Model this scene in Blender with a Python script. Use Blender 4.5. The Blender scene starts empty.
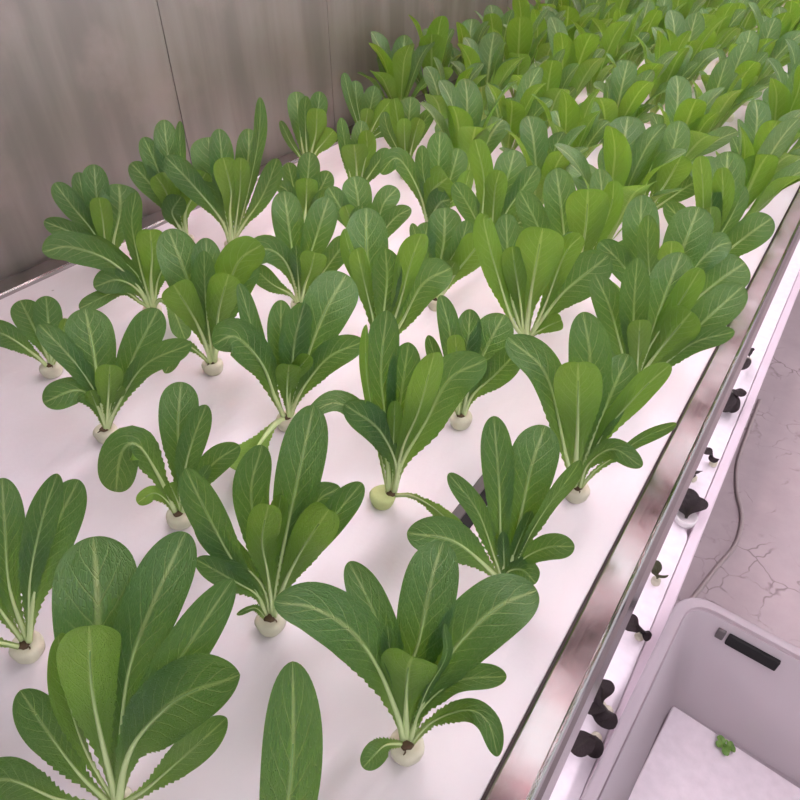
import bpy, bmesh, math, random
from mathutils import Vector, Matrix, Quaternion, noise
R = math.radians
rng = random.Random(7)
S = bpy.context.scene
COL = S.collection

# ------------------------------------------------------------------ camera
FPX = 640.0
PITCH, YAW = R(40.675), R(34.224)
cam_d = bpy.data.cameras.new('camera'); cam = bpy.data.objects.new('camera', cam_d); COL.objects.link(cam)
cam_d.sensor_width = 36; cam_d.lens = 36 * FPX / 800.0; cam_d.clip_start = .02; cam_d.clip_end = 50
cam.location = (0, 0, .62); cam.rotation_euler = (R(90) - PITCH, 0, YAW)
S.camera = cam
# ------------------------------------------------------------------ world, exposure
W = bpy.data.worlds.new('room_air'); S.world = W; W.use_nodes = True
bg = W.node_tree.nodes['Background']; bg.inputs[0].default_value = (.95, .95, 1.0, 1); bg.inputs[1].default_value = .6
S.view_settings.view_transform = 'Standard'; S.view_settings.look = 'None'
S.view_settings.gamma = 1; S.view_settings.use_curve_mapping = False
S.view_settings.exposure = .92
LAMP = 20.0          # strength of the upper light bars
LOWLAMP = 5.0       # strength of the light bars under the bed

# ------------------------------------------------------------------ frame of the place
CAM = Vector((0, 0, .62))
FW = Vector((-math.sin(YAW) * math.cos(PITCH), math.cos(YAW) * math.cos(PITCH), -math.sin(PITCH)))
RT = Vector((math.cos(YAW), math.sin(YAW), 0)); UP = RT.cross(FW)
def ray(px, py): return FW * FPX + RT * (px - 400) - UP * (py - 400)
def on_plane(px, py, z):
    d = ray(px, py); return CAM + d * ((z - CAM.z) / d.z)
def at_depth(px, py, dep): return CAM + ray(px, py) * (dep / FPX)

# ------------------------------------------------------------------ node helpers
class NT:
    def __init__(s, name):
        s.m = bpy.data.materials.new(name); s.m.use_nodes = True; s.t = s.m.node_tree
        s.b = s.t.nodes['Principled BSDF']; s.out = s.t.nodes['Material Output']
    def n(s, kind, **kw):
        nd = s.t.nodes.new('ShaderNode' + kind)
        for k, v in kw.items():
            if k.startswith('i_'):
                key = k[2:]; key = int(key) if key.isdigit() else key.replace('_', ' ')
                s.set(nd.inputs[key], v)
            else: setattr(nd, k, v)
        return nd
    def set(s, inp, v):
        if hasattr(v, 'is_output') or isinstance(v, bpy.types.NodeSocket): s.t.links.new(v, inp)
        else: inp.default_value = v
    def math(s, op, a, b=0.0, c=0.0, clamp=False):
        nd = s.n('Math', operation=op, use_clamp=clamp)
        for i, v in enumerate((a, b, c)): s.set(nd.inputs[i], v)
        return nd.outputs[0]
    def mix(s, f, a, b):
        nd = s.n('Mix', data_type='RGBA')
        s.set(nd.inputs[0], f); s.set(nd.inputs[6], c4(a)); s.set(nd.inputs[7], c4(b)); return nd.outputs[2]
    def ramp(s, f, stops):
        nd = s.n('ValToRGB'); cr = nd.color_ramp
        while len(cr.elements) < len(stops): cr.elements.new(.5)
        for e, (p, c) in zip(cr.elements, stops): e.position = p; e.color = c4(c)
        s.set(nd.inputs[0], f); return nd.outputs[0]
    def sstep(s, v, lo, hi):
        nd = s.n('MapRange', interpolation_type='SMOOTHSTEP')
        s.set(nd.inputs[0], v); s.set(nd.inputs[1], lo); s.set(nd.inputs[2], hi); return nd.outputs[0]
    def P(s, **kw):
        for k, v in kw.items(): s.set(s.b.inputs[k.replace('_', ' ')], v)
def c4(c): return (c[0], c[1], c[2], 1) if isinstance(c, (tuple, list)) else ((c, c, c, 1) if isinstance(c, float) else c)

def plain(name, col, rough=.5, metal=0.0, bump=0.0, scale=40):
    k = NT(name); tc = k.n('TexCoord').outputs['Object']
    nz = k.n('TexNoise', i_Vector=tc, i_Scale=scale, i_Detail=4.0).outputs[0]
    k.P(Base_Color=k.mix(nz, [x * .86 for x in col], [min(1, x * 1.12) for x in col]), Roughness=rough, Metallic=metal)
    if bump:
        k.P(Normal=k.n('Bump', i_Strength=bump, i_Distance=.002, i_Height=nz).outputs[0])
    return k.m

def leaf_material(name, up_dark, up_light, back, trans, pale, young):
    k = NT(name)
    uv = k.n('UVMap').outputs[0]; sx = k.n('SeparateXYZ', i_0=uv)
    u, v = sx.outputs[0], sx.outputs[1]
    a = k.math('ABSOLUTE', k.math('MULTIPLY_ADD', u, 2.0, -1.0))
    nz = k.n('TexNoise', i_Vector=uv, i_Scale=7.0, i_Detail=3.0).outputs[0]
    oi = k.n('ObjectInfo').outputs['Random']
    # side veins run from the midrib towards the tip
    q = k.math('MULTIPLY_ADD', a, -2.4, k.math('MULTIPLY_ADD', v, 13.0, k.math('MULTIPLY', nz, .35)))
    fr = k.math('ABSOLUTE', k.math('SUBTRACT', k.math('FRACT', q), .5))
    vein = k.math('MULTIPLY', k.math('SUBTRACT', 1.0, k.sstep(fr, 0.0, .085)), k.math('SUBTRACT', 1.0, k.sstep(a, .25, .95)))
    vor = k.n('TexVoronoi', i_Vector=uv, i_Scale=34.0, feature='DISTANCE_TO_EDGE').outputs[0]
    net = k.math('SUBTRACT', 1.0, k.sstep(vor, 0.0, .12))
    rib = k.math('SUBTRACT', 1.0, k.sstep(a, k.math('MULTIPLY_ADD', v, -.07, .08), k.math('MULTIPLY_ADD', v, -.10, .19)))
    base = k.math('SUBTRACT', 1.0, k.sstep(k.math('MULTIPLY_ADD', a, .10, v), .06, .46))
    tone = k.math('MULTIPLY_ADD', nz, .7, k.math('MULTIPLY', oi, .45), clamp=True)
    upc = k.mix(tone, up_dark, up_light)
    upc = k.mix(k.math('MULTIPLY', vein, .40), upc, pale)
    upc = k.mix(k.math('MULTIPLY', net, .10), upc, pale)
    bk = k.mix(tone, [x * .82 for x in back], [x * 1.15 for x in back])
    bk = k.mix(k.math('MULTIPLY', vein, .22), bk, pale)
    geo = k.n('NewGeometry').outputs['Backfacing']
    c = k.mix(geo, upc, bk)
    low = k.math('SUBTRACT', 1.0, k.sstep(k.math('MULTIPLY_ADD', a, .12, v), .22, .78))
    c = k.mix(k.math('MULTIPLY', low, .62), c, young)
    c = k.mix(k.math('MULTIPLY', base, .72), c, pale)
    c = k.mix(k.math('MULTIPLY', rib, .55), c, pale)
    hgt = k.math('MULTIPLY_ADD', vein, -.7, k.math('MULTIPLY_ADD', net, -.35, k.math('MULTIPLY', nz, 1.6)))
    bmp = k.n('Bump', i_Strength=.65, i_Distance=.003, i_Height=hgt).outputs[0]
    k.P(Base_Color=c, Roughness=.42, Normal=bmp); k.b.inputs['Specular IOR Level'].default_value = .55
    tcol = k.mix(k.math('MULTIPLY', base, .6), trans, pale)
    tl = k.n('BsdfTranslucent', i_Color=tcol, i_Normal=bmp).outputs[0]
    ms = k.n('MixShader', i_0=.29); k.t.links.new(k.b.outputs[0], ms.inputs[1]); k.t.links.new(tl, ms.inputs[2])
    k.t.links.new(ms.outputs[0], k.out.inputs[0])
    return k.m

M = {}
M['leaf'] = leaf_material('lettuce_leaf', (.034, .118, .034), (.070, .185, .062), (.165, .325, .045), (.28, .52, .03), (.54, .66, .27), (.19, .37, .045))
M['red_leaf'] = leaf_material('dark_seedling_leaf', (.020, .014, .016), (.034, .022, .026), (.05, .03, .03), (.03, .015, .015), (.05, .045, .03), (.03, .022, .02))
M['olive_leaf'] = leaf_material('olive_seedling_leaf', (.045, .045, .022), (.075, .075, .035), (.10, .10, .05), (.05, .06, .02), (.10, .11, .05), (.07, .07, .03))
k = NT('midrib'); tc = k.n('UVMap').outputs[0]; vv = k.n('SeparateXYZ', i_0=tc).outputs[1]
k.P(Base_Color=k.ramp(vv, [(0, (.60, .72, .36)), (.45, (.56, .70, .32)), (.8, (.38, .55, .20)), (1, (.16, .32, .08))]), Roughness=.42)
k.b.inputs['Subsurface Weight'].default_value = .0
M['rib'] = k.m
# white growing film: slightly wrinkled
k = NT('white_film'); tc = k.n('TexCoord').outputs['Object']
mp = k.n('Mapping', i_Vector=tc, i_Scale=(14, 3.2, 1), i_Rotation=(0, 0, R(-28))).outputs[0]
n1 = k.n('TexNoise', i_Vector=mp, i_Scale=1.0, i_Detail=3.5, i_Roughness=.55).outputs[0]
n2 = k.n('TexNoise', i_Vector=tc, i_Scale=160.0, i_Detail=2.0).outputs[0]
n3 = k.n('TexNoise', i_Vector=tc, i_Scale=2.3, i_Detail=4.0).outputs[0]
spk = k.sstep(k.n('TexVoronoi', i_Vector=tc, i_Scale=9.0, i_Randomness=1.0).outputs[0], .035, .022)
spk2 = k.math('MULTIPLY', spk, .55)
cc = k.mix(k.sstep(n3, .35, .7), (.725, .69, .705), (.755, .71, .745)); cc = k.mix(spk2, cc, (.25, .2, .16))
k.P(Base_Color=cc, Roughness=.42, Normal=k.n('Bump', i_Strength=.5, i_Distance=.014, i_Height=k.math('MULTIPLY_ADD', n2, .02, n1)).outputs[0])
M['film'] = k.m
# brushed steel of the rails
k = NT('brushed_steel'); tc = k.n('TexCoord').outputs['Object']
mp = k.n('Mapping', i_Vector=tc, i_Scale=(260, 4, 60)).outputs[0]
n1 = k.n('TexNoise', i_Vector=mp, i_Scale=1.0, i_Detail=4.0).outputs[0]
n2 = k.n('TexNoise', i_Vector=tc, i_Scale=26.0, i_Detail=5.0).outputs[0]
k.P(Base_Color=k.mix(n2, (.33, .315, .31), (.50, .475, .475)), Metallic=1.0, Roughness=k.math('MULTIPLY_ADD', n2, .26, .06),
    Normal=k.n('Bump', i_Strength=.10, i_Distance=.001, i_Height=k.math('MULTIPLY_ADD', n1, .5, n2)).outputs[0])
M['steel'] = k.m
# metal wall panels: dull grey-brown sheet with stains
k = NT('wall_sheet'); tc = k.n('TexCoord').outputs['Object']
mp = k.n('Mapping', i_Vector=tc, i_Scale=(1, 9, .9)).outputs[0]
n1 = k.n('TexNoise', i_Vector=mp, i_Scale=1.6, i_Detail=5.0).outputs[0]
n2 = k.n('TexNoise', i_Vector=tc, i_Scale=5.0, i_Detail=6.0).outputs[0]
col = k.mix(k.sstep(n1, .35, .7), (.215, .198, .182), (.29, .265, .245)); col = k.mix(k.sstep(n2, .5, .75), col, (.33, .285, .268))
k.P(Base_Color=col, Metallic=.55, Roughness=.36, Normal=k.n('Bump', i_Strength=.10, i_Distance=.01, i_Height=n2).outputs[0])
M['wall'] = k.m
# concrete floor with cracks
k = NT('floor_concrete'); tc = k.n('TexCoord').outputs['Object']
n1 = k.n('TexNoise', i_Vector=tc, i_Scale=7.0, i_Detail=8.0, i_Roughness=.65).outputs[0]
wv = k.n('TexNoise', i_Vector=tc, i_Scale=9.0, i_Detail=3.0).outputs[1]
vm = k.n('VectorMath', operation='MULTIPLY_ADD'); k.set(vm.inputs[0], wv); vm.inputs[1].default_value = (.10, .10, .10); k.set(vm.inputs[2], tc)
vo = k.n('TexVoronoi', i_Vector=vm.outputs[0], i_Scale=14.0, feature='DISTANCE_TO_EDGE').outputs[0]
crk = k.math('MULTIPLY', k.math('SUBTRACT', 1.0, k.sstep(vo, .0, .035)), k.sstep(n1, .46, .60))
col = k.mix(n1, (.29, .245, .25), (.50, .43, .44)); col = k.mix(k.math('MULTIPLY', crk, .65), col, (.12, .09, .09))
k.P(Base_Color=col, Roughness=.75, Normal=k.n('Bump', i_Strength=.3, i_Distance=.004, i_Height=n1).outputs[0])
M['floor'] = k.m
M['plug'] = plain('foam_plug', (.62, .60, .46), .7, 0, .6, 90)
M['green_plug'] = plain('algae_foam_plug', (.50, .58, .25), .7, 0, .6, 90)
M['root'] = plain('brown_root', (.10, .06, .03), .8)
M['black'] = plain('black_plastic_slot_shade', (.006, .006, .007), .8)
M['grey'] = plain('grey_plastic_slot_wall', (.10, .09, .09), .5)
M['white_board'] = plain('white_foam_board', (.83, .78, .82), .6, 0, .15, 60)
M['white_cup'] = plain('white_cup_plastic', (.75, .72, .72), .45)
M['pvc'] = plain('lower_channel_rim', (.72, .62, .68), .33, 0, .1, 12)
M['ceiling'] = plain('ceiling_panel', (.50, .48, .47), .7)
M['alu'] = plain('lamp_aluminium', (.6, .6, .6), .4, .8)
M['cable'] = plain('grey_hose', (.34, .29, .28), .5)
M['dark_gap'] = plain('gap_shade', (.035, .022, .022), .6)  # shade of the gap beside the rail, as a dark colour
M['sprout'] = plain('sprout_green', (.14, .30, .05), .5, 0, .3, 120)
k = NT('milky_tub_plastic'); tc = k.n('TexCoord').outputs['Object']
n1 = k.n('TexNoise', i_Vector=tc, i_Scale=6.0, i_Detail=3.0).outputs[0]
k.P(Base_Color=k.mix(n1, (.57, .525, .55), (.64, .60, .62)), Roughness=.32)
tr = k.n('BsdfTransparent', i_Color=(.90, .87, .89, 1)).outputs[0]; tl = k.n('BsdfTranslucent', i_Color=(.7, .65, .69, 1)).outputs[0]
m1 = k.n('MixShader', i_0=.35); k.t.links.new(k.b.outputs[0], m1.inputs[1]); k.t.links.new(tl, m1.inputs[2])
m2 = k.n('MixShader', i_0=.34); k.t.links.new(m1.outputs[0], m2.inputs[1]); k.t.links.new(tr, m2.inputs[2]); k.t.links.new(m2.outputs[0], k.out.inputs[0])
M['tub'] = k.m
def glow(name, strength, split):
    # split: groups of white diodes with red grow diodes at both ends, dark gaps between
    k = NT(name)
    if split:
        y = k.n('SeparateXYZ', i_0=k.n('TexCoord').outputs['Object']).outputs[1]
        ph = k.math('FRACT', k.math('MULTIPLY', y, 1 / .54))
        col = k.ramp(ph, [(0, (.9, .25, .3)), (.07, (1, .25, .3)), (.08, (.95, .95, 1)), (.42, (.95, .95, 1)), (.43, (1, .25, .3)), (.50, (1, .25, .3))])
        on = k.math('MULTIPLY', k.math('LESS_THAN', ph, .50), strength)
        e = k.n('Emission', i_Color=col, i_Strength=k.math('ADD', on, .05)).outputs[0]
    else: e = k.n('Emission', i_Color=(1, .86, .97, 1), i_Strength=strength).outputs[0]
    k.t.links.new(e, k.out.inputs[0]); return k.m
M['glow'] = glow('led_diffuser', LAMP, True)
M['glow_dim'] = glow('dim_led_diffuser', 2.0, True)
M['glow_fill'] = glow('added_fill_tube', 20.0, False)  # fill light, an added source out of view
M['glow_low'] = glow('shelf_led_diffuser', LOWLAMP, False)

# ------------------------------------------------------------------ object helpers
def obj(name, data, mat=None, parent=None, loc=None):
    if isinstance(data, bmesh.types.BMesh):
        me = bpy.data.meshes.new(name); data.to_mesh(me); data.free()
    else: me = data
    o = bpy.data.objects.new(name, me); COL.objects.link(o)
    if mat and not me.materials: me.materials.append(mat)
    if parent: o.parent = parent
    if loc: o.location = loc
    return o
def tag(o, label, cat, group=None):
    o['label'] = label; o['category'] = cat
    if group: o['group'] = group
    return o
def empty(name, label, cat, loc=(0, 0, 0), group=None):
    o = bpy.data.objects.new(name, None); COL.objects.link(o); o.location = loc; o.empty_display_size = .02
    return tag(o, label, cat, group)
def struct(name, bm, mat, parent=None):
    o = obj(name, bm, mat, parent); o['kind'] = 'structure'; return o
def box(bm, lo, hi, bev=0.0, rot=None, seg=2):
    lo, hi = Vector(lo), Vector(hi); c = (lo + hi) / 2; s = hi - lo
    r = bmesh.ops.create_cube(bm, size=1); vs = r['verts']
    bmesh.ops.scale(bm, vec=s, verts=vs)
    if bev:
        es = list({e for v in vs for e in v.link_edges})
        q = bmesh.ops.bevel(bm, geom=es, offset=bev, segments=seg, affect='EDGES', profile=.5); vs = list({v for f in q['faces'] for v in f.verts} | {v for v in vs if v.is_valid})
    if rot: bmesh.ops.rotate(bm, cent=(0, 0, 0), matrix=Matrix.Rotation(rot, 3, 'Z'), verts=vs)
    bmesh.ops.translate(bm, vec=c, verts=vs); return bm
def boxbm(lo, hi, bev=0.0, rot=None): return box(bmesh.new(), lo, hi, bev, rot)
def extrude_profile(prof, y0, y1):
    bm = bmesh.new(); a = [bm.verts.new((x, y0, z)) for x, z in prof]; b = [bm.verts.new((x, y1, z)) for x, z in prof]
    n = len(prof)
    for i in range(n): bm.faces.new((a[i], a[(i + 1) % n], b[(i + 1) % n], b[i]))
    bm.faces.new(a[::-1]); bm.faces.new(b); bmesh.ops.recalc_face_normals(bm, faces=bm.faces); return bm
def lathe(bm, prof, seg=20, c=(0, 0, 0), wob=0, seed=0):
    rings = []
    for r_, z in prof:
        rings.append([bm.verts.new((c[0] + r_ * math.cos(2 * math.pi * i / seg) * (1 + wob * noise.noise((math.cos(6.283 * i / seg) * 1.3, math.sin(6.283 * i / seg) * 1.3, z * 40 + seed))),
                                    c[1] + r_ * math.sin(2 * math.pi * i / seg) * (1 + wob * noise.noise((math.cos(6.283 * i / seg) * 1.3 + 5, math.sin(6.283 * i / seg) * 1.3, z * 40 + seed))), c[2] + z)) for i in range(seg)])
    for a, b in zip(rings, rings[1:]):
        for i in range(seg): bm.faces.new((a[i], a[(i + 1) % seg], b[(i + 1) % seg], b[i]))
    bm.faces.new(rings[0][::-1]); bm.faces.new(rings[-1])
    return bm
def smooth(o):
    for p in o.data.polygons: p.use_smooth = True
    return o
def catmull(pts, n):
    P = [pts[0] + (pts[0] - pts[1])] + list(pts) + [pts[-1] + (pts[-1] - pts[-2])]
    fine = []
    for i in range(1, len(P) - 2):
        for j in range(24):
            t = j / 24
            fine.append(.5 * ((2 * P[i]) + (-P[i - 1] + P[i + 1]) * t + (2 * P[i - 1] - 5 * P[i] + 4 * P[i + 1] - P[i + 2]) * t * t + (-P[i - 1] + 3 * P[i] - 3 * P[i + 1] + P[i + 2]) * t ** 3))
    fine.append(P[-2])
    L = [0]
    for a, b in zip(fine, fine[1:]): L.append(L[-1] + (b - a).length)
    out = []; j = 0
    for i in range(n + 1):
        s = L[-1] * n_param(i / n)
        while j < len(L) - 2 and L[j + 1] < s: j += 1
        f = (s - L[j]) / max(1e-9, L[j + 1] - L[j]); out.append(fine[j].lerp(fine[j + 1], min(1, max(0, f))))
    return out, L[-1]
def n_param(t): return t if t < .7 else .7 + .3 * math.sin((t - .7) / .3 * math.pi / 2)   # denser rows towards the rounded tip
def tube(bm, pts, rad, seg=6, sides=None, ratio=1.0, uvl=None):
    rings = []
    n = len(pts)
    for i, p in enumerate(pts):
        t = (pts[min(n - 1, i + 1)] - pts[max(0, i - 1)]).normalized()
        s = sides[i] if sides else (t.orthogonal().normalized() if abs(t.z) > .95 else Vector((0, 0, 1)).cross(t).normalized())
        m = s.cross(t); r_ = rad[i] if isinstance(rad, list) else rad
        rings.append([bm.verts.new(p + s * (r_ * ratio * math.cos(6.28318 * k / seg)) + m * (r_ * math.sin(6.28318 * k / seg))) for k in range(seg)])
    for i, (a, b) in enumerate(zip(rings, rings[1:])):
        for k in range(seg):
            f = bm.faces.new((a[k], a[(k + 1) % seg], b[(k + 1) % seg], b[k])); f.smooth = True
            if uvl:
                for lp, vv in zip(f.loops, (i, i, i + 1, i + 1)): lp[uvl].uv = (.5, vv / (n - 1))
    bm.faces.new(rings[0][::-1]); bm.faces.new(rings[-1]); return bm

def width_at(v, pet, wmax):
    if v > wmax: h = math.sqrt(max(0.0, 1 - ((v - wmax) / (1 - wmax)) ** 2.7))
    else:
        t = max(0.0, (v - .08) / (wmax - .08)); t = t * t * (3 - 2 * t)
        h = pet + (1 - pet) * (t ** 1.25)
    return h
def make_leaf(path, width, hint, roll=0.0, rows=40, cols=8, cup=.30, pet=.13, wmax=.70, teeth=1.0, seed=0, recurve=.0, rib=True, minhw=.0028):
    """path: 3-D points from the crown to the tip; hint: where the upper side looks. returns (blade mesh, midrib mesh)"""
    rr = random.Random(seed)
    C, L = catmull(path, rows)
    n = rows
    T = [(C[min(n, i + 1)] - C[max(0, i - 1)]).normalized() for i in range(n + 1)]
    Sd = []; prev = None
    for i in range(n + 1):
        s = T[i].cross(hint)
        if prev is not None and (s.length < .35 or s.dot(prev) < 0):
            p = prev - T[i] * prev.dot(T[i]); s = (s * .4 + p * .8) if s.dot(prev) > 0 else p
        s.normalize(); prev = s; Sd.append(s)
    Sd = [Quaternion(T[i], roll) @ Sd[i] for i in range(n + 1)]
    N = [Sd[i].cross(T[i]).normalized() for i in range(n + 1)]
    vs = [n_param(i / n) for i in range(n + 1)]
    for i in range(n + 1):
        q = max(0, vs[i] - .72) / .28; C[i] = C[i] - N[i] * (recurve * L * q * q * .25)
    bm = bmesh.new(); uvl = bm.loops.layers.uv.new('UVMap')
    ph1, ph2, fq, ua = rr.uniform(0, 6.28), rr.uniform(0, 6.28), rr.uniform(9, 15), rr.uniform(.05, .13)
    nt = rr.randint(11, 15)
    grid = []
    for i in range(n + 1):
        v = vs[i]; hw = max(width_at(v, pet, wmax) * width * .5, minhw * (1 if v < .9 else (1 - v) * 10 + .02))
        row = []
        for j in range(cols + 1):
            u = -1 + 2 * j / cols; au = abs(u); e = 1.0
            if teeth and au > .99 and .10 < v < .66:
                fr = (v * nt * 1.6 + (.37 if u > 0 else 0)) % 1
                e = 1 + teeth * (.0026 / hw) * fr * min(1, (v - .10) * 8) * min(1, (.66 - v) * 6)
            side = ph1 if u > 0 else ph2
            fl = ua * math.sin(fq * v + side) * au ** 2 * min(1, v * 2.5)
            ca = cup * (1 - .35 * v)
            z = ca * au ** 1.7 + fl + .06 * noise.noise((u * 2.2 + seed, v * 6, seed * .37))
            row.append(bm.verts.new(C[i] + Sd[i] * (u * hw * e * (1 - .22 * ca * au)) + N[i] * (z * hw)))
        grid.append(row)
    for i in range(n):
        for j in range(cols):
            f = bm.faces.new((grid[i][j], grid[i][j + 1], grid[i + 1][j + 1], grid[i + 1][j])); f.smooth = True
            for lp, (a, b) in zip(f.loops, ((i, j), (i, j + 1), (i + 1, j + 1), (i + 1, j))): lp[uvl].uv = (b / cols, vs[a])
    bm.normal_update()
    fm = bm.faces[0] if False else None
    bm.faces.ensure_lookup_table()
    f0 = bm.faces[(n // 2) * cols + cols // 2]
    if f0.normal.dot(N[n // 2]) < 0:
        for f in bm.faces: f.normal_flip()
    me = bpy.data.meshes.new('leaf'); bm.to_mesh(me); bm.free(); me.materials.append(M['leaf'])
    mr = None
    if rib:
        b2 = bmesh.new(); ul = b2.loops.layers.uv.new('UVMap'); step = max(1, n // 18)
        idx = [i for i in range(0, n + 1, step) if vs[i] < .90]
        rad = [max(.0004, min(width, .06) * (.060 * (1 - vs[i]) ** 1.5 + .004)) for i in idx]
        tube(b2, [C[i] for i in idx], rad, 6, [Sd[i] for i in idx], 1.25, ul)
        mr = bpy.data.meshes.new('midrib'); b2.to_mesh(mr); b2.free(); mr.materials.append(M['rib'])
    return me, mr

# ------------------------------------------------------------------ setting: room
struct('floor', boxbm((-1.6, -2.2, -.56), (3.0, 6.6, -.50)), M['floor'])
struct('ceiling', boxbm((-1.6, -2.2, 1.60), (3.0, 6.6, 1.66)), M['ceiling'])
bm = bmesh.new()                                     # sheet-metal wall: panels with narrow seams
for i in range(-4, 13): box(bm, (-1.30, .165 + i * .52 - .2590, -.50), (-1.222, .165 + i * .52 + .2590, 1.60), .0008)
box(bm, (-1.30, -2.2, -.5), (-1.2255, 6.6, 1.6))
struct('wall_left', bm, M['wall'])
struct('wall_back', boxbm((-1.30, 6.55, -.50), (3.0, 6.62, 1.60)), M['wall'])

# ------------------------------------------------------------------ the rack: upper bed, lower channel
Y0, Y1 = -.75, 6.2
rack = empty('growing_rack', 'long steel growing bed with a bright side rail along the right edge', 'rack', (-.6, 1, -.5))
def rp(name, bm, mat, par=None):                    # a part given in world coordinates
    bmesh.ops.translate(bm, vec=-rack.location, verts=bm.verts); return obj(name, bm, mat, par or rack)
rp('tray_floor', boxbm((-1.21, Y0, -.06), (-.052, Y1, -.012), .002), M['alu'])
rail_prof = [(-.0480, -.030), (-.0480, .0040), (-.0465, .0050), (-.0195, .0050), (-.0182, .0075), (-.0160, .0080), (-.0140, .0060), (-.0125, .0005), (-.0085, -.0060), (-.0030, -.0300), (-.0040, -.0420), (-.0300, -.0420)]
rp('side_rail', extrude_profile(rail_prof, Y0, Y1), M['steel'])
rp('side_rail', extrude_profile([(-1.165, -.03), (-1.165, .006), (-1.168, .008), (-1.212, .008), (-1.215, .006), (-1.215, -.06), (-1.165, -.06)], Y0, Y1), M['steel'])
rp('gap_shade_strip', extrude_profile([(-.0515, -.02), (-.0515, .0012), (-.0480, .0018), (-.0480, -.02)], Y0, Y1), M['dark_gap'])  # dark strip painted in for the shaded gap between sheet and rail
for y in (-.5, 1.9, 4.3):
    for x in (-1.18, -.055): rp('leg', boxbm((x - .016, y - .016, -.50), (x + .016, y + .016, -.050), .002), M['steel'])
# white film over the bed
bm = boxbm((-1.1645, Y0, -.012), (-.0516, Y1, 0.0), .001)
tag(obj('growing_sheet', bm, M['film']), 'long white plastic sheet covering the bed that all the lettuces grow through', 'sheet')
# slot in the sheet: flat strips, lit wall and shaded inside put into colour
sl = empty('sheet_slot', 'black rectangular slot in the white sheet behind the narrow pair of leaves', 'slot', (-.217, .490, .0))
obj('slot_lit_wall', boxbm((-.015, -.062, 0), (-.001, .055, .003), .001), M['grey'], sl)
obj('slot_shade', boxbm((-.001, -.062, 0), (.015, .055, .0025), .001), M['black'], sl)

# lower channel
chan = empty('lower_channel', 'lower white growing channel with a pale pink rim beneath the steel rail', 'channel', (-.2, 1, -.5))
def cp(name, bm, mat):
    bmesh.ops.translate(bm, vec=-chan.location, verts=bm.verts); return obj(name, bm, mat, chan)
cp('channel_body', boxbm((-.46, Y0, -.36), (.029, Y1, -.318), .003), M['pvc'])
cp('outer_rim', extrude_profile([(.0285, -.36), (.0285, -.300), (.030, -.297), (.0445, -.297), (.0465, -.299), (.0475, -.360)], Y0, Y1), M['pvc'])
for y in (-.4, .3, 1.0, 1.9, 2.9, 4.3): 
    for x in (-.40, .012): cp('foot', boxbm((x - .02, y - .02, -.5), (x + .02, y + .02, -.36), .003), M['pvc'])
def rounded_board(x0, x1, y0, y1, z0, z1, r, r0=True, r1=True):
    bm = bmesh.new(); pts = []
    def corner(cx, cy, a0):
        for i in range(9): a = a0 + math.pi / 2 * i / 8; pts.append((cx + r * math.cos(a), cy + r * math.sin(a)))
    pts.append((x0, y0))
    if r0: corner(x1 - r, y0 + r, -math.pi / 2)
    else: pts.append((x1, y0))
    if r1: corner(x1 - r, y1 - r, 0)
    else: pts.append((x1, y1))
    pts.append((x0, y1))
    f = bm.faces.new([bm.verts.new((x, y, z0)) for x, y in pts]); g = bmesh.ops.extrude_face_region(bm, geom=[f])
    bmesh.ops.translate(bm, vec=(0, 0, z1 - z0), verts=[v for v in g['geom'] if isinstance(v, bmesh.types.BMVert)])
    bmesh.ops.recalc_face_normals(bm, faces=bm.faces); return bm
tag(obj('float_board', rounded_board(-.44, .0275, Y0, .885, -.318, -.300, .03, False, True), M['white_board']), 'white board on the lower channel nearer the camera, with a rounded far corner', 'board')
tag(obj('float_board', rounded_board(-.44, .0275, .955, Y1, -.318, -.300, .012, True, False), M['white_board']), 'white board on the lower channel farther back, beyond the white cup', 'board')

# ------------------------------------------------------------------ light bars
def light_bar(x, z, y0, y1, glowmat, label, cat, group, hang, w=.035):
    t = empty('grow_light', label, cat, (x, 0, z), group)
    obj('housing', boxbm((-w, y0, 0), (w, y1, .03), .004), M['alu'], t)
    obj('diffuser', boxbm((-w * .8, y0 + .02, -.008), (w * .8, y1 - .02, -.0005), .002), glowmat, t)
    for yy in (y0 + .3, (y0 + y1) / 2, y1 - .3):
        if hang: 
            b = bmesh.new(); tube(b, [Vector((0, yy, .0295)), Vector((0, yy, 1.60 - z))], .003); obj('hanger', b, M['alu'], t)
        else: obj('bracket', boxbm((-.01, yy - .02, .0295), (.01, yy + .02, hang_top - z)), M['alu'], t)
hang_top = -.060
light_bar(-.065, .90, .30, 6.0, M['glow_dim'], 'dim narrow light bar of white and red diodes hanging over the steel rail', 'lamp', None, True, .05)
light_bar(.62, 1.50, -.5, 4.0, M['glow_fill'], 'added unseen fill tube over the aisle right of the rack', 'lamp', None, True, .05)  # unseen lamp added to lighten the floor, the tub and its sheet
for i, x in enumerate((-.98, -.62, -.26)):
    light_bar(x, .86, .55, 6.0, M['glow'], 'long white grow light bar hanging above the lettuce bed', 'lamp', 'grow light bars above the bed', True)
light_bar(-.10, -.105, -.7, 6.0, M['glow_low'], 'pink-white light bar fixed under the bed above the lower channel', 'lamp', None, False, .02)

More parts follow.
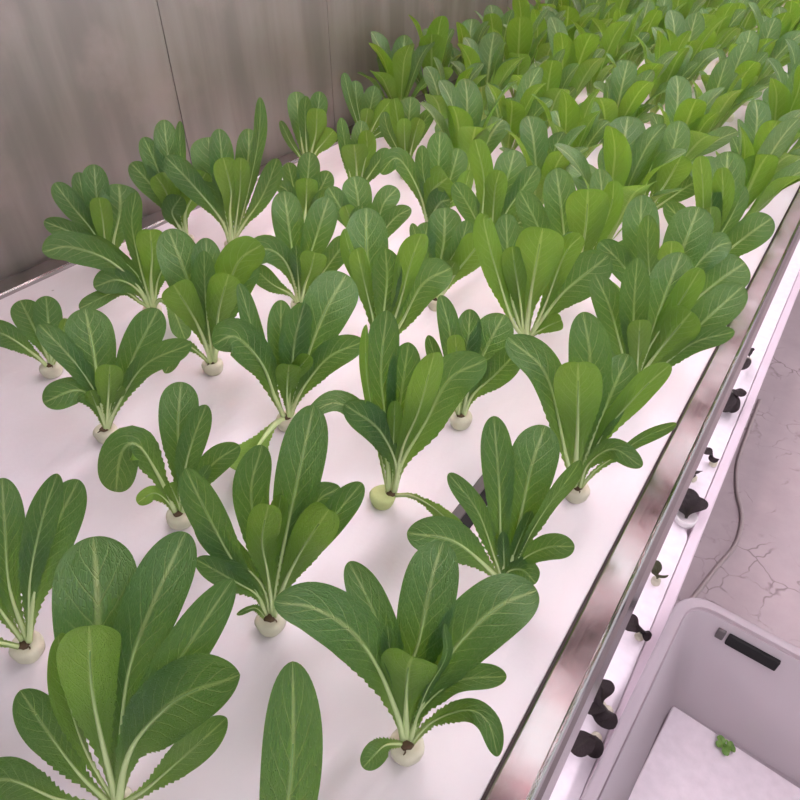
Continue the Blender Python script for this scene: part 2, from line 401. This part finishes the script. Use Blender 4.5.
# ------------------------------------------------------------------ tub, board inside, sprout, hose
def tub_loop(x0, x1, y0, y1, r, z):
    out = []
    for cx, cy, a0 in ((x1 - r, y1 - r, 0), (x0 + r, y1 - r, 90), (x0 + r, y0 + r, 180), (x1 - r, y0 + r, 270)):
        for i in range(8): a = R(a0 + 90 * i / 7); out.append(Vector((cx + r * math.cos(a), cy + r * math.sin(a), z)))
    return out
tb = empty('storage_tub', 'open milky plastic storage tub on the floor beside the lower channel', 'tub', (.25, .45, -.5))
def tubmesh(loops, cap=True):
    bm = bmesh.new(); rings = [[bm.verts.new(p - tb.location) for p in lp] for lp in loops]
    for a, b in zip(rings, rings[1:]):
        m = len(a)
        for i in range(m): f = bm.faces.new((a[i], a[(i + 1) % m], b[(i + 1) % m], b[i])); f.smooth = True
    if cap: bm.faces.new(rings[0][::-1]); bm.faces.new(rings[-1])
    bmesh.ops.recalc_face_normals(bm, faces=bm.faces); return bm
X0, X1, YA, YB = .061, .46, .22, .700
obj('tub_body', tubmesh([tub_loop(X0 + .045, X1 - .045, YA + .03, YB - .022, .03, -.4995), tub_loop(X0 + .002, X1 - .002, YA, YB - .002, .034, -.252), tub_loop(X0 + .0045, X1 - .0045, YA + .003, YB - .005, .032, -.252), tub_loop(X0 + .048, X1 - .048, YA + .034, YB - .026, .028, -.4955)]), M['tub'], tb)
obj('tub_rim', tubmesh([tub_loop(X0 + .001, X1 - .001, YA - .001, YB - .001, .035, -.262), tub_loop(X0 - .014, X1 + .014, YA - .016, YB + .014, .045, -.262), tub_loop(X0 - .015, X1 + .015, YA - .017, YB + .015, .046, -.250), tub_loop(X0 - .011, X1 + .011, YA - .012, YB + .011, .043, -.246), tub_loop(X0 + .001, X1 - .001, YA - .001, YB - .001, .036, -.246)], False), M['tub'], tb)
hd = obj('handle', boxbm((.112 - .25, YB - .012 - .45, -.289 + .5), (.124 - .25, YB - .0025 - .45, -.268 + .5), .002), M['grey'], tb)
obj('handle', boxbm((.128 - .25, YB - .013 - .45, -.291 + .5), (.20 - .25, YB - .0025 - .45, -.268 + .5), .002), M['black'], tb)['label'] = 'black latch handle on the far side'
tb.rotation_euler = (0, 0, R(-3)); _c = Vector((X0, YB, -.5)); tb.location = _c + Matrix.Rotation(R(-3), 3, 'Z') @ (tb.location - _c)
bd = boxbm((0, -.37, 0), (.27, 0, .012), .002)
o = tag(obj('foam_sheet', bd, M['white_board'], None, (.110, .664, -.4945)), 'white foam sheet lying flat inside the milky plastic tub', 'sheet'); o.rotation_euler = (0, 0, R(-5))

def sprout(loc, label, seed, n=5, size=.012):
    r2 = random.Random(seed); t = empty('lettuce_sprout', label, 'sprout', loc)
    for i in range(n):
        a = i * 2.4 + r2.uniform(-.3, .3); d = Vector((math.cos(a), math.sin(a), 0))
        me, mr = make_leaf([Vector((0, 0, .001)), d * size * .5 + Vector((0, 0, size * .55)), d * size * r2.uniform(1.0, 1.4) + Vector((0, 0, size * .5))], size * 1.0, Vector((0, 0, 1)) - d * .3, rows=14, cols=6, teeth=2.5, seed=seed + i, rib=False, minhw=.0005)
        me.materials.clear(); obj('leaf', me, M['sprout'], t)
p = on_plane(725, 746, -.478); sprout((p.x, p.y, -.482), 'small ragged green leaf sprout on the white sheet inside the tub', 5)
p = on_plane(752, 726, -.470); sprout((p.x + .006, p.y, -.482), 'tiny dark green sprout near the far wall of the tub', 9, 4, .010)

b = bmesh.new()
hz = -.5 + .0045
pts, _ = catmull([on_plane(x, y, hz) for x, y in ((760, 400), (748, 432), (738, 462), (737, 490), (742, 518), (735, 545), (716, 568), (700, 589), (682, 612), (664, 650))], 60)
pts = [Vector((max(q.x, .058), q.y, q.z)) for q in pts]
o = obj('hose', tube(b, pts, .0042, 8), M['cable']); tag(o, 'thin grey hose curving over the cracked concrete floor behind the tub', 'hose')

# ------------------------------------------------------------------ dark seedlings of the lower channel
ZL = -.300
def seedling(base_px, leaves, label, cup=None, plug=True, olive=False):
    bx = on_plane(base_px[0], base_px[1], ZL); bx.z = ZL
    bx.x = min(bx.x, .018)
    t = empty('lettuce_seedling', label, 'seedling', bx, None)
    if cup:
        bm = bmesh.new(); lathe(bm, [(.011, 0), (.0175, .003), (.019, .018), (.0165, .018), (.0155, .009)], 24); smooth(obj('cup', bm, M['white_cup'], t))
    elif plug:
        bm = bmesh.new(); lathe(bm, [(.0065, 0), (.0078, .003), (.0072, .010), (.005, .012)], 14, (0, 0, 0), .1, len(label)); smooth(obj('sponge_plug', bm, M['plug'], t))
    c = Vector((0, 0, .011))
    for i, (tx, ty, w, h) in enumerate(leaves):
        tip = on_plane(tx, ty, ZL + h) - bx
        mid = c.lerp(tip, .5) + Vector((0, 0, .010))
        dep = (tip + bx - CAM).dot(FW)
        me, mr = make_leaf([c, c.lerp(mid, .5) + Vector((0, 0, .004)), mid, tip], w * dep / FPX, Vector((0, 0, 1)), rows=18, cols=6, teeth=0, cup=.25, pet=.12, wmax=.66, seed=i + tx, rib=False, minhw=.0009)
        me.materials.clear(); obj('leaf', me, M['olive_leaf' if olive else 'red_leaf'], t)
SEED = [
 ((597, 741), [(571, 752, 24, .03), (590, 757, 20, .02)], 'dark leaved seedling half hidden under the rail, nearest the bottom of the photo', None),
 ((616, 719), [(592, 716, 20, .025), (601, 727, 26, .022), (586, 712, 12, .03)], 'seedling with one broad round black leaf beside the tub', None),
 ((600, 708), [(601, 679, 24, .025), (592, 694, 20, .03)], 'dark leaved seedling poking from the rail just above the round black leaf', None),
 ((644, 640), [(622, 622, 22, .03), (640, 630, 16, .03), (648, 641, 11, .015)], 'seedling with bent black leaves beside the far left corner of the tub', None),
 ((655, 583), [(650, 562, 16, .03), (660, 578, 17, .03)], 'olive green seedling against the rail between two black ones', None),
 ((684, 522), [(674, 497, 26, .035), (700, 497, 24, .035), (688, 488, 20, .04)], 'dark seedling in a white cup at the gap between two lower boards', 'c'),
 ((692, 480), [(684, 478, 13, .03), (697, 472, 12, .03)], 'tiny dark seedling at the rail just above the white cup', None),
 ((715, 466), [(700, 450, 12, .03), (711, 462, 10, .02)], 'seedling with one slender dark leaf lying against the pink rim', None),
 ((729, 395), [(722, 412, 18, .03), (741, 397, 15, .03), (731, 413, 16, .02)], 'dark grey seedling with a forked leaf on the upper stretch of the channel', None),
 ((747, 362), [(740, 370, 12, .03), (748, 350, 12, .03)], 'farthest dark seedling by the steel rail at the right side', None),
]
for bp, lv, lab, cp_ in SEED: seedling(bp, lv, lab, cp_, olive='olive' in lab)

# ------------------------------------------------------------------ lettuces
ZC = .016
def plug_mesh(seed, flat=False):
    bm = bmesh.new()
    lathe(bm, [(.0125, 0), (.0145, .003), (.0160, .011), (.0160, .0150), (.0148, .0176), (.0110, .0186), (.004, .0176)], 22, (0, 0, 0), .13, seed)
    return bm
plug_meshes = []
for i in range(3):
    o = smooth(obj('x', plug_mesh(i * 3.1), M['plug'])); plug_meshes.append(o.data); bpy.data.objects.remove(o)
o = smooth(obj('x', plug_mesh(17), M['green_plug'])); green_plug = o.data; bpy.data.objects.remove(o)
bm = bmesh.new(); lathe(bm, [(.0046, -.001), (.0062, .0022), (.0050, .0040), (.0020, .0048)], 12, (0, 0, 0), .35, 4)
tube(bm, [Vector((.004, 0, .002)), Vector((.008, .002, .0032)), Vector((.012, .001, .0012)), Vector((.0145, .003, -.001))], .0008, 5)
o = smooth(obj('x', bm, M['root'])); collar = o.data; bpy.data.objects.remove(o)
GRP = 'young romaine lettuces on the white sheet'
LETT = []
def place_plug(t, i, green=False):
    s = obj('sponge_plug', green_plug if green else plug_meshes[i % 3], None, t, (-.0105 * RT.x if green else 0, -.0105 * RT.y if green else 0, -ZC)); s.rotation_euler = (0, 0, i * 1.7)
    return s
def lettuce(base, leaves, label, near=True, green=False, plug=True):
    """base: where the crown stands on the sheet; leaf: (points from crown to tip, width, lean, side, roll)"""
    B = on_plane(base[0], base[1], ZC); dep0 = (B - CAM).dot(FW)
    t = empty('romaine_lettuce', label, 'lettuce', B, GRP); LETT.append((round(B.x, 2), round(B.y, 2)))
    V = (CAM - B).normalized()
    place_plug(t, len(LETT), green)
    obj('root_collar', collar, None, t).rotation_euler = (0, 0, base[0])
    sc = dep0 / FPX
    for i, lf in enumerate(leaves):
        pts, w, lean, side = lf[:4]; roll = lf[4] if len(lf) > 4 else 0
        P = []
        tot = max(1.0, math.hypot(pts[-1][0] - base[0], pts[-1][1] - base[1]))
        for (x, y) in pts:
            l = math.hypot(x - base[0], y - base[1]); s = min(1, l / tot)
            d = l * sc * (.84 + (lean - .84) * s)
            q = at_depth(x, y, dep0 - d)
            if q.z < .007: q = on_plane(x, y, .007)
            P.append(q - B)
        off = P[0].copy(); off.z = 0
        st = off.normalized() * .0035 if off.length > 1e-4 else Vector()
        st.z = .0
        dept = (P[-1] + B - CAM).dot(FW)
        wid = w * dept / FPX * 1.06
        tall = 1.0 if near else .0
        rows, cols = (56, 8) if near else (28, 6)
        sd = int(base[0] * 7 + i * 13 + base[1])
        me, mr = make_leaf([st] + P, wid, V if side == 'u' else -V, R(roll), rows, cols, cup=.34 if side == 'b' else .24,
                           teeth=1.0 if near else 0, seed=sd, recurve=(.22 if side == 'u' else .03), wmax=.73 + .10 * ((sd * 37) % 10) / 10, pet=.15)
        o = obj('leaf', me, None, t)
        if mr: obj('midrib', mr, None, o)
    return t
u, b_ = 'u', 'b'
lettuce((114, 806), [
 ([(100,700),(98,620),(96,570),(93,533)],76,.25,u), ([(122,720),(131,662),(154,601),(184,533)],54,.25,u), ([(135,740),(154,700),(190,643),(226,588)],46,.45,u),
 ([(125,765),(140,735),(176,700),(222,678)],74,.9,u), ([(104,750),(92,690),(89,622)],66,1.15,b_), ([(85,750),(66,690),(56,634)],34,.8,b_,45),
 ([(145,790),(180,760),(214,730)],36,1.1,u), ([(80,775),(50,735),(26,700)],40,.9,u), ([(60,800),(10,780),(-30,790)],44,1.2,u)],
 'big foreground lettuce with broad leaves at the lower left corner of the photo')
lettuce((255, 993), [([(270,900),(289,795),(294,696)],66,.75,u), ([(200,930),(160,880),(130,850)],60,.6,u), ([(320,920),(370,870),(430,850)],60,.6,u), ([(240,920),(235,860),(230,815)],50,.9,b_), ([(180,970),(120,950),(60,970)],50,1.2,u), ([(340,960),(400,950),(470,970)],50,1.2,u)],
 'lettuce cut off by the bottom edge, only one upright oval leaf showing')
lettuce((25, 645), [([(35,590),(52,535),(76,484)],44,.4,u), ([(30,580),(42,520),(54,482)],30,.6,u), ([(10,590),(5,530),(2,480)],36,.4,u), ([(0,610),(-30,570),(-60,540)],34,.7,u), ([(-10,640),(-40,630),(-70,650)],30,1.1,u)],
 'lettuce cut by the left edge with one rounded leaf reaching in above the foreground plant')
lettuce((50, 366), [([(50,340),(46,297)],26,.5,u), ([(40,340),(20,300)],28,.4,u), ([(35,355),(5,335),(-20,330)],26,.8,u), ([(60,345),(66,318)],10,.9,b_)],
 'small lettuce at the left edge behind the plant with the spoon-shaped leaf')
lettuce((407, 744), [
 ([(397,714),(378,668),(352,632),(316,608),(284,600)],58,.75,u), ([(398,690),(384,640),(367,597),(350,563)],37,.35,u), ([(404,690),(419,640),(432,578),(443,540)],54,.25,u),
 ([(424,700),(455,648),(498,607),(538,588)],60,.35,u), ([(420,712),(451,684),(501,672)],30,.7,u,-25), ([(432,722),(466,710),(488,722),(499,756)],24,1.2,u),
 ([(406,705),(408,670),(413,655)],60,1.15,b_), ([(400,690),(391,655),(388,634)],18,.8,u), ([(425,695),(446,658),(451,632)],12,.8,u,40), ([(399,744),(384,746),(366,764)],24,1.6,u)],
 'front lettuce with wide spreading leaves at the bottom centre, nearest the steel rail')
lettuce((507, 586), [
 ([(493,553),(478,512),(451,476)],21,.5,u), ([(501,545),(499,485),(494,419)],32,.45,u), ([(514,551),(530,472),(545,426)],47,.4,u), ([(520,562),(545,548),(571,546)],26,.9,u),
 ([(522,550),(550,503),(580,470)],20,.9,u,35), ([(490,570),(455,542),(413,533)],42,.8,u), ([(504,560),(503,535)],12,.9,u), ([(508,572),(522,570),(535,582)],26,1.5,u), ([(512,560),(530,515)],14,.8,u)],
 'lettuce with two tall narrow upright leaves, left of the steel rail by the black slot')
lettuce((577, 488), [
 ([(566,455),(547,377),(512,337)],36,.45,u,12), ([(577,440),(578,405),(578,361)],50,1.0,b_), ([(585,420),(590,360),(584,314)],42,.5,u), ([(590,445),(612,392),(628,355)],38,.5,u),
 ([(600,440),(640,392),(670,364)],28,.6,b_,20), ([(596,470),(622,452),(645,437),(675,428)],15,.75,u,35), ([(588,465),(612,449),(639,464)],22,1.35,u)],
 'lettuce right of centre beside the rail, a broad bright leaf standing in its middle')
lettuce((635, 395), [
 ([(622,352),(610,308),(596,276)],29,.5,u), ([(633,350),(634,305),(637,262)],29,.7,u), ([(648,345),(668,288),(682,252)],42,.5,u), ([(645,370),(672,335),(692,311)],40,.85,b_),
 ([(650,378),(690,345),(731,332)],22,.8,u), ([(637,370),(640,319)],24,1.2,b_), ([(648,350),(675,310),(701,268)],26,.65,b_), ([(650,372),(700,325),(744,285)],36,.5,u), ([(625,375),(600,350),(580,325)],20,.5,u)],
 'dense lettuce against the rail with a leaf tip reaching over the steel')
lettuce((666, 330), [
 ([(645,285),(641,235),(641,195)],35,.5,u), ([(652,290),(648,250),(648,221)],22,.9,u), ([(672,280),(688,235),(699,206)],42,.5,u), ([(690,275),(715,248),(734,241)],28,.45,u),
 ([(690,305),(720,280),(746,262)],40,.5,u), ([(640,290),(620,262),(601,243)],25,.5,u), ([(668,290),(672,240)],26,1.1,b_), ([(640,310),(615,300),(600,282)],24,.9,b_)],
 'tall grey-green lettuce, sixth back along the rail, with a rounded twin leaf')
lettuce((702, 280), [
 ([(708,240),(724,190),(728,151)],34,.5,u), ([(703,245),(703,190),(700,155)],18,.9,b_), ([(710,235),(722,200),(722,167)],22,.8,b_), ([(709,240),(712,184)],21,.8,u), ([(708,255),(711,206)],20,1.1,b_),
 ([(712,250),(732,215),(746,185)],20,.5,u,30), ([(715,262),(748,235),(772,218)],32,.6,u), ([(695,250),(680,220),(668,205)],22,.7,u)],
 'lettuce by the rail near the right edge with a folded pale leaf in front')
lettuce((270, 618), [
 ([(281,560),(295,492),(313,408)],46,.4,u), ([(290,560),(315,505),(336,488)],34,.5,u), ([(262,560),(251,495),(260,449)],36,.5,u), ([(292,575),(334,517),(359,486)],30,.5,u),
 ([(284,585),(303,548),(330,508)],44,1.1,b_), ([(268,575),(262,540),(269,503)],36,1.15,b_), ([(255,590),(232,560),(204,508),(186,476)],38,.7,u,-15), ([(258,596),(232,580),(201,562)],25,1.0,u),
 ([(255,608),(238,614)],6,1.0,u), ([(272,560),(281,494)],20,.7,b_), ([(262,585),(222,545),(200,520)],30,.7,u)],
 'large upright lettuce with clustered long leaves left of centre in the foreground')
lettuce((391, 494), [
 ([(378,440),(367,380),(364,324)],17,.8,b_,55), ([(388,440),(381,375),(386,315)],34,.6,u), ([(396,440),(402,390),(408,347)],33,.65,u), ([(402,450),(419,410),(434,351)],36,1.0,b_,25),
 ([(402,462),(424,425),(449,380),(484,362)],46,.6,u,15), ([(385,455),(364,422),(337,402),(306,408)],30,.8,u,35), ([(396,464),(379,430),(350,407)],34,1.0,u), ([(412,496),(435,509),(462,534)],19,1.5,b_), ([(393,460),(395,400)],16,.9,b_)],
 'tall narrow lettuce in the middle of the photo standing on a greenish tilted plug', green=True)
lettuce((461, 416), [
 ([(455,380),(450,335),(444,297)],24,.6,u,25), ([(463,375),(468,340),(470,310)],27,.5,u), ([(470,385),(488,345),(504,315)],40,.5,u), ([(473,395),(495,375),(517,352)],30,.8,u), ([(450,390),(437,362),(429,338)],15,.7,u),
 ([(459,385),(455,334)],19,1.1,b_), ([(458,395),(440,378),(428,372)],14,1.0,b_)],
 'small lettuce with short spread leaves on a white plug right of the tall middle one')
lettuce((526, 338), [
 ([(512,320),(498,276),(484,225),(486,214)],30,.75,b_,30), ([(520,300),(514,262),(512,246)],26,.9,b_), ([(530,300),(535,270),(543,227)],50,1.0,b_), ([(538,325),(564,292),(608,257)],42,.6,u,10),
 ([(544,308),(564,256),(582,235)],26,.8,b_), ([(534,334),(548,326),(562,320)],18,1.0,b_), ([(512,300),(508,258),(506,214)],28,.5,u), ([(535,290),(560,250),(573,231)],14,.5,u)],
 'lettuce with a broad bright yellow-green leaf, behind the one beside the rail')
lettuce((572, 292), [
 ([(580,260),(586,225),(588,188)],44,1.0,b_), ([(566,255),(561,206),(556,168)],32,.5,u), ([(590,255),(610,210),(614,180)],22,.8,b_), ([(550,255),(535,220),(521,193)],26,.6,u), ([(580,250),(600,200),(600,168)],24,.5,u), ([(560,275),(530,262),(505,252)],24,.8,u), ([(590,275),(620,255),(640,245)],24,.7,u)],
 'lettuce with one large light round leaf, sixth back in the second row from the rail')
lettuce((643, 216), [([(638,190),(632,164),(631,134)],18,.7,u), ([(652,205),(668,180),(682,155)],32,1.05,b_), ([(658,185),(672,152),(680,120)],27,.5,u), ([(630,195),(612,170),(606,145)],22,.5,u), ([(645,190),(652,160),(654,135)],24,.6,u), ([(625,205),(600,190),(580,182)],22,.8,u), ([(660,205),(690,185),(705,180)],22,.7,u)],
 'lettuce with a deep green oval leaf against bare white sheet, upper right')
lettuce((488, 255), [([(482,225),(484,180),(475,139)],23,.8,b_), ([(495,215),(508,176),(515,149)],31,.5,u), ([(505,215),(522,190),(537,167)],22,.6,u), ([(478,225),(465,200),(455,185)],22,.7,u), ([(492,225),(495,190),(500,170)],24,.9,b_), ([(500,235),(525,220),(545,212)],24,.8,u), ([(475,240),(455,230),(440,225)],18,.9,u)],
 'lettuce with a tall sword-like bright leaf right of the white sheet clearing')
lettuce((179, 514), [
 ([(180,478),(178,428),(181,382)],37,.35,u), ([(184,475),(193,440),(205,408)],27,.55,u), ([(190,492),(214,463),(237,447)],27,.5,u), ([(166,490),(140,447),(122,452),(114,497)],36,.85,u),
 ([(168,502),(154,493),(137,503)],16,1.1,b_), ([(177,500),(169,483)],15,1.0,b_), ([(185,500),(200,480),(208,468)],12,.9,u)],
 'young lettuce with one oval upright leaf and one drooping leaf, left foreground')
lettuce((287, 418), [
 ([(305,364),(325,312),(347,273)],48,.35,u), ([(292,370),(295,340),(303,305)],31,.6,u,-8), ([(284,370),(281,335),(281,301)],27,.5,u), ([(302,390),(328,358),(361,342)],30,.6,u),
 ([(274,395),(262,364),(236,337),(213,343)],38,.8,u), ([(270,380),(252,328),(244,285)],22,.6,u,35), ([(287,392),(289,364)],26,1.1,b_), ([(275,424),(258,446),(242,474)],46,1.4,b_), ([(292,380),(310,355)],18,.9,b_)],
 'lettuce with a wide upright leaf and arching left leaf behind the large upright plant')
lettuce((378, 350), [
 ([(372,300),(367,255),(366,207)],43,.45,u), ([(370,310),(354,265),(343,229)],20,.7,b_,45), ([(384,310),(387,280),(386,253)],31,.9,u), ([(396,315),(410,265),(421,233)],32,.8,b_,30), ([(400,325),(422,285),(450,268)],37,.55,u),
 ([(374,325),(365,285),(356,248)],22,1.0,b_,20), ([(392,315),(405,270),(412,240)],22,.5,u)],
 'full lettuce with a rounded cupped dark leaf, directly behind the tall middle plant')
lettuce((436, 300), [([(440,265),(444,240),(445,207)],34,.45,u), ([(448,265),(460,245),(469,222)],24,.6,u,20), ([(452,278),(468,258),(484,238)],34,.85,b_), ([(430,280),(420,250),(413,226)],12,.8,u), ([(430,275),(425,245),(428,222)],22,.5,u), ([(445,280),(455,262)],16,1.0,b_)],
 'slim lettuce with three pointed-up leaves in the middle of the bed')
lettuce((430, 232), [([(422,200),(408,170),(395,158),(380,173)],20,.8,u), ([(434,205),(438,172),(440,132)],26,.6,u), ([(428,200),(423,172),(422,148)],15,.8,u), ([(445,195),(453,170),(459,148)],25,.5,u), ([(428,215),(432,192),(448,177)],34,1.0,b_), ([(433,215),(440,203),(448,200)],28,1.25,u), ([(440,212),(462,192),(470,170)],20,.6,b_,30)],
 'lettuce with a flat bright leaf folded across its front and a bare stem')
lettuce((105, 430), [
 ([(100,395),(94,355),(85,308)],44,.4,u), ([(98,398),(76,364),(40,325)],25,.6,u), ([(97,405),(78,390),(44,402)],29,.9,u), ([(118,395),(133,358),(157,311)],34,.45,u), ([(118,405),(144,366),(186,345)],26,.6,u),
 ([(108,405),(110,364)],27,1.15,b_), ([(112,400),(122,385)],16,.9,b_), ([(98,410),(90,390)],14,1.0,b_)],
 'lettuce with a rounded spoon-shaped leaf standing apart near the left edge')
lettuce((212, 363), [
 ([(206,345),(194,318),(173,284)],35,1.15,b_), ([(216,340),(219,310),(229,273)],34,1.1,b_), ([(206,330),(186,275),(168,228)],41,.45,u), ([(208,325),(205,290),(204,255)],22,.8,u), ([(210,320),(207,265),(206,238)],31,.5,u),
 ([(220,325),(236,266),(262,244)],38,.6,b_,12), ([(200,354),(187,346),(176,354),(166,371)],15,1.2,u), ([(222,325),(240,285),(255,262)],26,.5,u)],
 'lettuce with two bright front leaves on a flat round plug, left side of the bed')
lettuce((299, 303), [([(294,265),(288,220),(284,190)],31,.45,u), ([(306,270),(319,228),(329,197)],30,.45,u), ([(295,285),(284,260),(266,249),(249,260)],27,.85,u), ([(290,294),(272,284),(254,268)],20,.8,u), ([(305,285),(310,272),(315,252)],27,1.15,b_), ([(298,275),(296,248)],14,.9,u), ([(310,290),(330,263),(348,238)],23,.6,u)],
 'lettuce with two upright spatula leaves forming a V, left centre')
lettuce((363, 260), [([(360,225),(358,200),(354,176)],29,.5,u), ([(355,230),(342,210),(329,188)],21,.6,u), ([(375,235),(383,205),(397,188)],22,.5,u), ([(377,240),(395,218),(410,209)],19,.6,u), ([(362,240),(352,222),(345,205)],18,1.0,b_), ([(358,235),(362,208)],22,1.0,u)],
 'short lettuce with small rounded leaves behind the one with the cupped dark leaf')
lettuce((152, 308), [
 ([(138,286),(108,260),(70,247),(46,250)],32,.85,u), ([(151,280),(152,255),(150,229)],29,1.05,b_), ([(141,270),(132,226),(135,195)],19,.7,u), ([(138,276),(110,252),(86,237)],17,.7,u), ([(140,302),(120,291),(82,307)],16,1.0,u),
 ([(160,300),(172,308),(184,336)],19,1.2,u), ([(138,290),(118,280),(96,286)],26,1.0,u), ([(158,280),(170,255),(176,240)],20,.6,u)],
 'lettuce with a long leaf stretched flat to the left edge')
lettuce((232, 243), [
 ([(222,210),(214,175),(208,136)],38,.45,u), ([(225,205),(222,160),(219,128)],24,.5,u), ([(230,215),(231,190),(223,157)],27,1.05,b_), ([(237,215),(240,190),(241,157)],19,1.0,b_), ([(240,205),(248,160),(249,128)],25,.5,u),
 ([(241,220),(254,165),(265,102)],16,.7,u,35), ([(243,225),(260,200),(278,162)],22,.7,u,20), ([(220,218),(190,182),(166,157)],26,.6,u)],
 'tall lettuce with one thin leaf pointing up against the metal wall')
lettuce((303, 226), [([(298,205),(293,185),(288,163)],17,.6,u), ([(306,200),(308,176),(310,152)],23,.5,u), ([(312,205),(322,186),(329,172)],21,.6,u), ([(306,205),(307,178)],23,1.0,b_), ([(310,215),(320,200),(334,192)],15,1.0,u), ([(296,212),(288,192),(277,184)],15,.8,u)],
 'small compact lettuce with its white plug showing, second row from the wall')
lettuce((357, 198), [([(357,180),(356,162),(354,144)],27,1.0,b_), ([(350,175),(345,145),(341,118)],13,.6,u), ([(362,175),(367,150),(366,130)],19,.8,b_), ([(365,182),(380,160),(388,150)],16,.7,u), ([(357,170),(360,140),(362,120)],18,.5,u)],
 'lettuce with a spade-shaped leaf on bare sheet, upper middle near the wall')
lettuce((406, 172), [([(402,150),(398,122),(394,98)],15,.7,b_), ([(407,145),(409,118),(411,96)],21,.5,u), ([(405,150),(404,118)],16,1.0,b_), ([(411,150),(422,125),(433,110)],15,.7,u), ([(400,155),(388,130),(384,112)],14,.6,u), ([(410,155),(416,130),(420,118)],16,1.0,b_)],
 'lettuce of thin upright stems near the wall, top middle')
lettuce((110, 268), [([(102,235),(96,190),(94,164)],25,.5,u), ([(95,235),(72,206),(55,183)],22,.6,u), ([(96,230),(84,198),(78,171)],17,.45,u), ([(114,240),(120,210),(119,184)],38,.5,u), ([(105,240),(103,222),(99,197)],21,1.0,b_), ([(95,245),(75,234),(46,222)],21,.8,u), ([(100,250),(85,240),(72,245)],16,.9,u)],
 'bushy lettuce in the far left corner below the metal wall')
lettuce((186, 238), [([(172,205),(156,165),(143,136)],22,.5,u), ([(175,195),(167,148),(164,118)],24,.45,u), ([(182,180),(180,145),(180,122)],11,.6,u), ([(168,205),(145,178),(131,163)],24,.6,u), ([(185,215),(192,198),(206,172)],27,.85,b_,15), ([(178,225),(172,212),(180,198)],22,1.1,u), ([(175,215),(165,190),(155,175)],22,.9,b_)],
 'tall lettuce against the metal wall, behind the far left corner plants')
lettuce((308, 168), [([(302,145),(299,119),(296,91)],20,.5,u), ([(310,140),(317,115),(320,92)],18,.6,u), ([(312,150),(316,133),(317,108)],21,1.0,b_), ([(299,155),(290,141),(281,122)],9,.8,u), ([(316,152),(324,142),(334,130)],17,.9,b_), ([(306,140),(305,110),(306,98)],14,.8,u)],
 'lettuce at the wall with a bright leaf in front of two dark ones')
lettuce((364, 146), [([(358,125),(350,99),(344,73)],11,.6,u), ([(361,125),(357,103),(355,80)],15,.5,u), ([(367,125),(371,105),(375,86)],19,.6,u), ([(371,132),(380,115),(391,100)],15,.9,b_), ([(372,138),(384,130),(396,122)],12,.8,u), ([(365,130),(368,108)],14,1.1,b_)],
 'lettuce with upright finger-like leaves in front of the wall seam')

# the lettuces farther back: five kinds, copied
def far_kind(seed):
    r2 = random.Random(seed); out = []
    n = r2.randint(9, 11)
    for i in range(n):
        az = i * 2.39996 + r2.uniform(-.35, .35); inner = i / (n - 1)
        L = r2.uniform(.17, .225) * (.80 + .35 * inner); el0 = R(62 + 22 * inner); el1 = R(r2.uniform(34, 62) + 26 * inner)
        d = Vector((math.cos(az), math.sin(az), 0)); p = d * .004; P = [p.copy()]
        for kx in range(4):
            e = el0 + (el1 - el0) * (kx + .5) / 4; p = p + (d * math.cos(e) + Vector((0, 0, math.sin(e)))) * (L / 4); P.append(p.copy())
        w = r2.uniform(.060, .082) * (1.05 - .15 * inner)
        out.append(make_leaf(P, w, Vector((-d.x, -d.y, .75)).normalized(), R(r2.uniform(-22, 22)), 22, 6, cup=.3, teeth=0, seed=seed * 31 + i, recurve=.28, rib=False, pet=.15, wmax=r2.uniform(.72, .80))[0])
    return out
KINDS = [far_kind(s) for s in (3, 8, 15, 22, 31, 44)]
ROWX = [-.125, -.31, -.507, -.70, -.905, -1.09]; OFF = [0, .02, .06, .1, .15, .2]
ROWN = ['beside the right steel rail', 'second from the right rail', 'third from the right rail', 'third from the metal wall', 'second from the metal wall', 'along the metal wall']
ORD = ['first', 'second', 'third', 'fourth', 'fifth', 'sixth', 'seventh', 'eighth', 'ninth', 'tenth', 'eleventh', 'twelfth', 'thirteenth', 'fourteenth', 'fifteenth', 'sixteenth', 'seventeenth', 'eighteenth', 'nineteenth', 'twentieth', 'twenty-first', 'twenty-second', 'twenty-third', 'twenty-fourth', 'twenty-fifth']
count = 0
for r, (x, o0) in enumerate(zip(ROWX, OFF)):
    for kk in range(0, 23):
        y = o0 + .2 * kk
        if y > 4.5: continue
        v = Vector((x, y, 0)) - CAM; dz = v.dot(FW)
        if dz < .1: continue
        px = 400 + FPX * v.dot(RT) / dz; py = 400 - FPX * v.dot(UP) / dz
        if not (-60 < px < 860) or py < -40: continue
        if any(abs(a - x) < .085 and abs(b - y) < .115 for a, b in LETT): continue
        if (r, kk) in ((5, 4), (5, 0), (5, 1), (3, 0), (4, 0)): continue       # none stands there, or wholly outside the photo
        nth = kk - (0, 0, 0, 1, 1, 3)[r]
        count += 1
        xx, yy = x + rng.uniform(-.012, .012), y + rng.uniform(-.02, .02)
        t = empty('romaine_lettuce', 'young green lettuce, %s counting back in the row %s' % (ORD[nth], ROWN[r]), 'lettuce', (xx, yy, ZC), GRP)
        place_plug(t, count)
        for me in KINDS[(r * 5 + kk * 7 + count) % 6]: obj('leaf', me, None, t)
        t.rotation_euler = (rng.uniform(-.06, .06), rng.uniform(-.06, .06), rng.uniform(0, 6.28)); s = rng.uniform(.92, 1.15); t.scale = (s, s, s)
        for ch in t.children:
            if ch.name.startswith('sponge_plug'): ch.scale = (1 / s, 1 / s, 1 / s)
